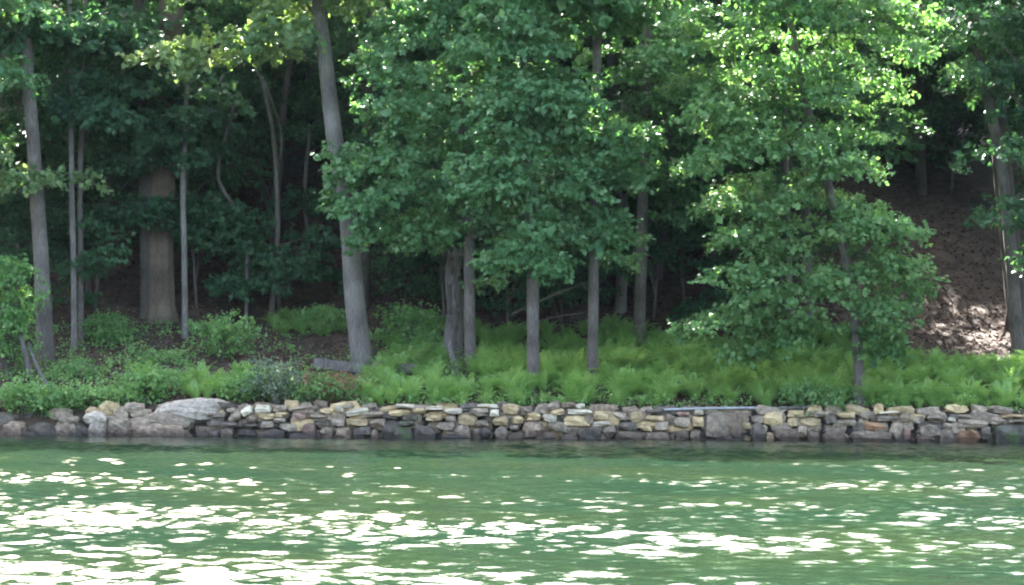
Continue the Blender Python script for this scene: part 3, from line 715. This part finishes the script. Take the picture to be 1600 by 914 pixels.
# the snag: hollow jagged top
def snag():
    d = 4.6; rng = np.random.default_rng(31)
    b = P(709, 560, d); zb = tz(b.x, d)
    root = thing('dead_snag', 'broken dead tree stub with flaking bark and jagged top', 'tree', (b.x, d, zb))
    mb = MB(); n, s = 22, 18
    pts = np.array([tuple(P(709 - 2 * math.sin(k * .5), 562 - k * (562 - 392) / (n - 1), d)) for k in range(n)])
    pts[0][2] = zb - .2
    lo = np.array((b.x, d, zb))
    px = 64.6 / 3600 / 2
    r = np.interp(np.arange(n), [0, 4, 15, 21], [31, 29, 25, 24]) * px
    ang = np.linspace(0, 2 * np.pi, s, endpoint=False)
    flut = 1 + .07 * np.sin(ang * 3 + 1) + .05 * np.sin(ang * 7)
    V = np.stack([pts[:, None, 0] + r[:, None] * flut * np.cos(ang), pts[:, None, 1] + r[:, None] * flut * np.sin(ang), np.repeat(pts[:, 2:3], s, 1)], -1)
    V += rng.normal(size=V.shape) * .008
    jag = rng.uniform(-.25, .18, s) + .12 * np.cos(ang + .5)
    V[-1, :, 2] += jag; V[-2, :, 2] += jag * .6
    q = [(k * s + j, k * s + (j + 1) % s, (k + 1) * s + (j + 1) % s, (k + 1) * s + j) for k in range(n - 1) for j in range(s)]
    mb.add(V.reshape(-1, 3) - lo, q)
    inn = V[-5:].copy(); cen = pts[-5:, None, :].copy(); inn[..., :2] = cen[..., :2] + (inn[..., :2] - cen[..., :2]) * .7
    W = np.concatenate([V[-1:], inn[::-1]], 0)
    mb.add(W.reshape(-1, 3) - lo, [(k * s + j, k * s + (j + 1) % s, (k + 1) * s + (j + 1) % s, (k + 1) * s + j) for k in range(5) for j in range(s)])
    tk = mb.build('trunk', M['dead_wood'], root, smooth=False)
    for k, (x, y, w, h) in enumerate(((702, 470, 9, 60), (716, 455, 8, 50), (705, 415, 10, 30), (712, 500, 9, 34))):
        c = P(x, y, d - .42 + .02 * k); f = MB(); hw, hh = w * px, h * px
        V, qq = unit_stone(rng, .3, .12); f.add(V * np.array([hw, .03, hh]), qq)
        o = f.build('bark_flake', M['bark_dark'], tk, smooth=True); o.location = c - root.location; o.location.y = d - .24 - root.location.y
snag()
wood('broken_stake', 'short split grey stake standing at the foot of the dead snag', 'stick', [(714, 592, 3.4), (709, 565, 3.4), (704, 545, 3.5), (706, 520, 3.6)], 15, 6, seed=41)
def beam(label, a, b, w, seed):
    rng = np.random.default_rng(seed)
    A, Bp = np.array(P(*a)), np.array(P(*b)); mb = MB(); n = 14
    ax = Bp - A; L = np.linalg.norm(ax); ax /= L
    sd = norm(np.cross(ax, (0, 0, 1))); up = np.cross(sd, ax)
    V = []
    for k in range(n):
        c = A + ax * L * k / (n - 1)
        for sx_, sz_ in ((-1, -1), (-.2, -1.05), (1, -1), (1.04, .1), (1, 1), (.1, 1.05), (-1, 1), (-1.04, 0)):
            j = 1 + rng.normal() * .04
            V.append(c + (sd * sx_ * w[0] + up * sz_ * w[1]) * j - A)
    q = [(k * 8 + j, k * 8 + (j + 1) % 8, (k + 1) * 8 + (j + 1) % 8, (k + 1) * 8 + j) for k in range(n - 1) for j in range(8)]
    t = [(0, j + 1, j) for j in range(1, 7)] + [((n - 1) * 8, (n - 1) * 8 + j, (n - 1) * 8 + j + 1) for j in range(1, 7)]
    mb.add(V, q, t)
    o = mb.build('fallen_timber', M['dead_wood'], None); o.location = A
    tag(o, label, 'timber', 'weathered timbers lying on the bank')
beam('weathered grey timber lying left of the tall leaning trunk', (490, 566, 3.7), (566, 575, 3.8), (.14, .13), 51)
beam('weathered brown timber with a square sawn end right of the leaning trunk', (586, 571, 3.9), (672, 577, 3.5), (.15, .12), 52)
wood('fallen_branch', 'pale dead branch lying on the leaf litter below the massive trunk', 'branch', [(205, 504, 9.0), (228, 510, 8.6), (250, 513, 8.4), (268, 519, 8.2)], 5, 3, seed=42)
wood('dead_stick', 'pale dead stick leaning from the bank towards the edge shrub', 'stick', [(76, 606, 1.6), (62, 580, 1.8), (50, 553, 2.0), (44, 535, 2.1)], 7, 4, seed=43)
wood('dead_stick', 'short thick dead stick standing behind the pale leaning stick', 'stick', [(47, 585, 2.4), (44, 570, 2.4), (38, 545, 2.4), (30, 520, 2.5)], 11, 6, seed=44)
wood('driftwood', 'forked driftwood branch lying across the bank by the shore rocks', 'branch', [(42, 616, 1.0), (66, 613, 1.0), (84, 618, .9), (98, 628, .8)], 5, 3, seed=45)
wood('dead_branch', 'long thin bare branch slanting between two straight trunks', 'branch', [(800, 490, 4.3), (850, 467, 4.3), (890, 452, 4.2), (922, 441, 4.0)], 3, 2, 'bark', seed=46)
wood('dead_branch', 'thin bare twig crossing the shade below the long slanting branch', 'branch', [(838, 502, 5.2), (870, 494, 5.0), (912, 488, 5.0)], 2, 1.2, 'bark', seed=47)
wood('leaning_pole', 'thin grey pole leaning to the right in the left woods', 'sapling', [(288, 270, 8.8), (305, 205, 8.8), (322, 168, 8.7), (350, 118, 8.6)], 6, 3.5, 'bark', seed=48)
wood('fallen_branch', 'thin fallen branch on the litter behind the fern bed', 'branch', [(960, 543, 6.6), (1000, 545, 6.4), (1050, 547, 6.2)], 4, 3, seed=49)
wood('metal_pole', 'long pale metal pole lying along the top of the wall', 'pole', [(1037, 639.5, .12), (1100, 637.5, .14), (1180, 636.5, .18)], 4.2, 4.2, 'pipe', 8, 50)
wood('weathered_board', 'short dark weathered board lying on the wall top beyond the pole', 'board', [(1218, 637, .2), (1240, 636.5, .2), (1266, 636, .22)], 6, 5, seed=53)

# ------------------------------------------------------------------ ferns
def fern_mesh(seed, h, nf):
    rng = np.random.default_rng(seed); mb = MB()
    for f in range(nf):
        ph = rng.random() * 6.28; H = h * rng.uniform(.7, 1.1); out = rng.uniform(.30, .95) * h
        n = 15
        s = np.linspace(0, 1, n)
        p = np.stack([np.cos(ph) * out * s ** 1.25, np.sin(ph) * out * s ** 1.25, H * (s - .30 * s ** 3.2 * (out / h) * 1.6)], 1)
        tan = norm(np.gradient(p, axis=0)); sd = norm(np.cross(tan, np.array([np.cos(ph), np.sin(ph), .35])))
        nrm = np.cross(sd, tan)
        wd = .17 * h * np.sin(np.pi * np.clip(s * .80 + .20, 0, 1)) ** .7
        tn = np.clip(.66 + rng.normal() * .16, 0, 1)
        for k in range(1, n):
            for sg in (-1, 1):
                a = p[k]; w_ = wd[k] * rng.uniform(.85, 1.15)
                dirp = norm(sd[k] * sg + tan[k] * .45 - nrm[k] * .15)
                tip = a + dirp * w_ + rng.normal(size=3) * .006
                hw = H / n * .55
                mb.add([a - tan[k] * hw * .6, a + dirp * w_ * .5 - tan[k] * hw * .7, tip, a + dirp * w_ * .5 + tan[k] * hw * .7 ], [(0, 1, 2, 3)], None, tn + rng.normal() * .05)
        mb.add([p[0] - sd[0] * .006, p[0] + sd[0] * .006, p[-2] + sd[-2] * .002, p[-2] - sd[-2] * .002], [(0, 1, 2, 3)], None, .3)
    return mb.mesh('fern', M['fern'], tint=True)
ferns = [fern_mesh(200 + k, h, nf) for k, (h, nf) in enumerate(((.80, 17), (.72, 16), (.88, 18), (.66, 15), (.76, 15)))]
rf = np.random.default_rng(9)
def fern(x, y, s, lab, grp):
    o = bpy.data.objects.new('fern', ferns[rf.integers(len(ferns))]); col.objects.link(o)
    o.location = (x, y, tz(x, y) - .02); o.rotation_euler = (rf.normal() * .1 - .08, rf.normal() * .1, rf.uniform(0, 6.28)); o.scale = (s,) * 3
    tag(o, lab, 'fern', grp)
cnt = 0
while cnt < 240:
    y = .58 + 3.9 * rf.random() ** 1.5
    px = rf.uniform(560, 1640)
    x = P(px, 600, y).x
    if abs(px - 680) < 60 and y > 2.6: continue
    fern(x, y, rf.uniform(.8, 1.25) * (.62 if y < .85 else 1), 'bright green fern in the bed along the top of the stone wall', 'ferns in the bed along the wall'); cnt += 1
cnt = 0
while cnt < 60:
    px, py = rf.uniform(300, 440), rf.uniform(590, 628)
    if rf.random() < .3: px, py = rf.uniform(185, 300), rf.uniform(585, 615)
    if rf.random() < .25: px, py = rf.uniform(420, 540), rf.uniform(500, 530)
    p = ground_at(px, py)
    fern(p.x, p.y, rf.uniform(.65, 1.05), 'light green fern on the bare bank left of the leaning trunk', 'ferns on the bare left bank'); cnt += 1
# the fern cover behind, too dense to count
fm = MB(); rf2 = np.random.default_rng(10)
src = []
for me in ferns[:3]:
    v = np.zeros(len(me.vertices) * 3, np.float32); me.vertices.foreach_get('co', v); v = v.reshape(-1, 3)
    src.append(v)
for _ in range(560):
    px = rf2.uniform(590, 1640); y = rf2.uniform(2.0, 8.2)
    if px < 740 and rf2.random() < .6: continue
    if px > 1390 and y > 5.0: continue
    x = P(px, 580, y).x
    v = src[rf2.integers(3)]; a = rf2.uniform(0, 6.28); s = rf2.uniform(.65, 1.0)
    w_ = np.stack([v[:, 0] * math.cos(a) - v[:, 1] * math.sin(a), v[:, 0] * math.sin(a) + v[:, 1] * math.cos(a), v[:, 2]], 1) * s + np.array([x, y, tz(x, y) - .02])
    fm.add(w_, np.arange(len(w_)).reshape(-1, 4), None, float(np.clip(.4 + rf2.normal() * .12, 0, 1)))
tag(fm.build('fern_cover', M['fern'], tint=True), 'dense fern cover in the shade behind the front ferns', 'ferns', kind='stuff')

# ------------------------------------------------------------------ shrubs
def shrub(name, label, px, py, wpx, hpx, leafm, seed, n=26, size=.09, d=None, tint=.5, wid=.7, cat='shrub', group=None):
    rng = np.random.default_rng(seed)
    g0 = ground_at(px, py) if d is None else Vector((P(px, py, d).x, d, tz(P(px, py, d).x, d)))
    s = (60 + g0.y) / F_PX
    w, h = wpx * s / 2, hpx * s
    root = thing(name, label, cat, g0, group)
    tm, cm = MB(), MB()
    for k in range(n):
        u = rng.normal(size=3); u /= np.linalg.norm(u); u *= rng.random() ** .35
        c = np.array([u[0] * w * .85, u[1] * w * .6, h * .52 + u[2] * h * .42])
        st = np.array([rng.normal() * .06, rng.normal() * .06, -.05])
        tube(tm, smooth_path([st, (st + c) / 2 + (0, 0, .1 * h), c], 5), np.linspace(.014, .004, 5), 4, cap=False)
        plate(cm, rng, c, min(.34, w * .55) * rng.uniform(.7, 1.2), .07, 7, 8, size, wid, .2, tint + rng.normal() * .08)
    tm.build('stem', M['bark'], root, smooth=True); cm.build('foliage', M[leafm], root, tint=True)
shrub('shrub', 'round green shrub on the bank above the bare brown soil', 348, 560, 105, 72, 'shrub', 301, 40)
shrub('shrub', 'dark green shrub spreading between the close pair and the massive trunk', 170, 535, 80, 50, 'shrub', 302, 26, tint=.25)
shrub('shrub', 'tall green shrub filling the left edge above the dead sticks', 12, 590, 110, 205, 'shrub', 303, 70, size=.11, tint=.35)
shrub('shrub', 'grey-green flowering shrub on the wall beside the brown-leaved shrub', 432, 632, 75, 85, 'grey_leaf', 304, 30, .07, tint=.5)
shrub('shrub', 'shrub with rusty dead leaves sprawling below the grey timber', 505, 626, 115, 60, 'dead_leaf', 305, 20, .07, tint=.45)
shrub('shrub', 'green underleaves sprawling among the rusty dead leaves', 495, 628, 130, 55, 'shrub', 306, 28, .075, tint=.4)
shrub('shrub', 'low bright green bush at the edge above the cream stone', 160, 632, 130, 34, 'shrub', 307, 40, .08, tint=.6)
shrub('shrub', 'leafy bush rising behind the big pale boulder', 225, 622, 110, 52, 'shrub', 308, 34, .09, tint=.55)
shrub('shrub', 'trailing green bush hanging over the low dark shore rocks', 45, 655, 90, 58, 'shrub', 309, 36, .09, tint=.42)
shrub('shrub', 'small bush above the bank stone by the driftwood', 105, 640, 70, 42, 'shrub', 310, 26, .08, tint=.55)
shrub('shrub', 'bush in the shade behind the fallen timbers', 640, 545, 110, 80, 'shrub', 311, 40, .09, tint=.35)
shrub('shrub', 'low yellow-green bush beside the square-ended timber', 640, 570, 60, 25, 'shrub', 312, 14, .08, tint=.75)
shrub('shrub', 'yellow-green seedling plant among ferns under the drooping branches', 1275, 640, 100, 46, 'elm', 313, 22, .085, tint=.65)
shrub('shrub', 'small green bush spilling over the wall past the end of the metal pole', 1183, 660, 44, 36, 'shrub', 314, 16, .06, d=.12, tint=.5)
shrub('shrub', 'leafy bush in the shade behind the tall leaning trunk', 505, 520, 100, 45, 'shrub', 315, 26, .08, tint=.55)
shrub('shrub', 'low plant with glossy leaves at the foot of the dead snag', 670, 560, 60, 40, 'shrub', 316, 18, .09, tint=.3)
shrub('shrub', 'green plant clump on the bare bank by the grey-green shrub', 385, 625, 80, 50, 'shrub', 318, 26, .075, tint=.6)
shrub('shrub', 'bright plant patch below the straight grey-brown trunk', 120, 590, 80, 26, 'shrub', 319, 14, .08, tint=.5)
shrub('shrub', 'spindly bush on the bank in front of the slender pale stem', 262, 572, 70, 26, 'shrub', 320, 12, .08, tint=.45)

# ------------------------------------------------------------------ leaf litter and ground cover
rl = np.random.default_rng(21)
n = 48000
x = rl.uniform(-16, 16, n); y = .6 + 22 * rl.random(n) ** 1.2
c = np.stack([x, y, terrain(x, y) + .012 + rl.random(n) * .02], 1)
lm = MB()
leaves(lm, rl, c, rl.normal(size=(n, 3)) * np.array([1, 1, .25]), np.array([0, -.3, 1]) + rl.normal(size=(n, 3)) * .35, rl.uniform(.07, .17, n), .65, np.clip(rl.normal(.45, .25, n), 0, 1))
tag(lm.build('leaf_litter', M['litter'], tint=True), 'brown fallen leaves strewn over the forest floor', 'leaf litter', kind='stuff')
gm = MB(); n = 0
while n < 300:
    px, py = rl.uniform(-10, 720), rl.uniform(505, 630)
    bare = (250 < px < 560 and 520 < py < 585 and rl.random() < .75) or (560 < px < 720 and py < 575 and rl.random() < .5)
    if bare: n += 1; continue
    p = ground_at(px, py)
    plate(gm, rl, (p.x, p.y, p.z + rl.uniform(.08, .28)), rl.uniform(.15, .4), .07, 8, 7, .075, .65, .3, rl.uniform(.4, .85)); n += 1
for _ in range(230):
    px = rl.uniform(545, 1640); yy = .52 + 2.6 * rl.random() ** 1.8
    p = P(px, 620, yy); z_ = tz(p.x, yy)
    plate(gm, rl, (p.x, yy, z_ + rl.uniform(.06, .26)), rl.uniform(.12, .32), .06, 7, 6, .075, .6, .4, rl.uniform(.45, .95))
tag(gm.build('ground_cover', M['shrub'], tint=True), 'low green weeds covering the bank', 'weeds', kind='stuff')

# ------------------------------------------------------------------ thin bluish volume added to lift the shadows like lens veil
hm = bpy.data.materials.new('veil_volume'); hm.use_nodes = True
hn = hm.node_tree; hn.nodes.remove(hn.nodes['Principled BSDF'])
pv = hn.nodes.new('ShaderNodeVolumePrincipled')
pv.inputs['Color'].default_value = (.55, .80, 1.0, 1)
pv.inputs['Density'].default_value = .00003
pv.inputs['Anisotropy'].default_value = 0.0
hn.links.new(pv.outputs[0], hn.nodes['Material Output'].inputs['Volume'])
hb = MB(); x0, x1, y0, y1, z0, z1 = -420, 420, -420, 160, -10, 82
hb.add([(x, y, z) for z in (z0, z1) for y in (y0, y1) for x in (x0, x1)], [(0, 2, 3, 1), (4, 5, 7, 6), (0, 1, 5, 4), (2, 6, 7, 3), (0, 4, 6, 2), (1, 3, 7, 5)])
tag(hb.build('added_veil', hm), 'thin bluish veil added over the lake and woods to lift the shadows', 'added_veil', kind='stuff')
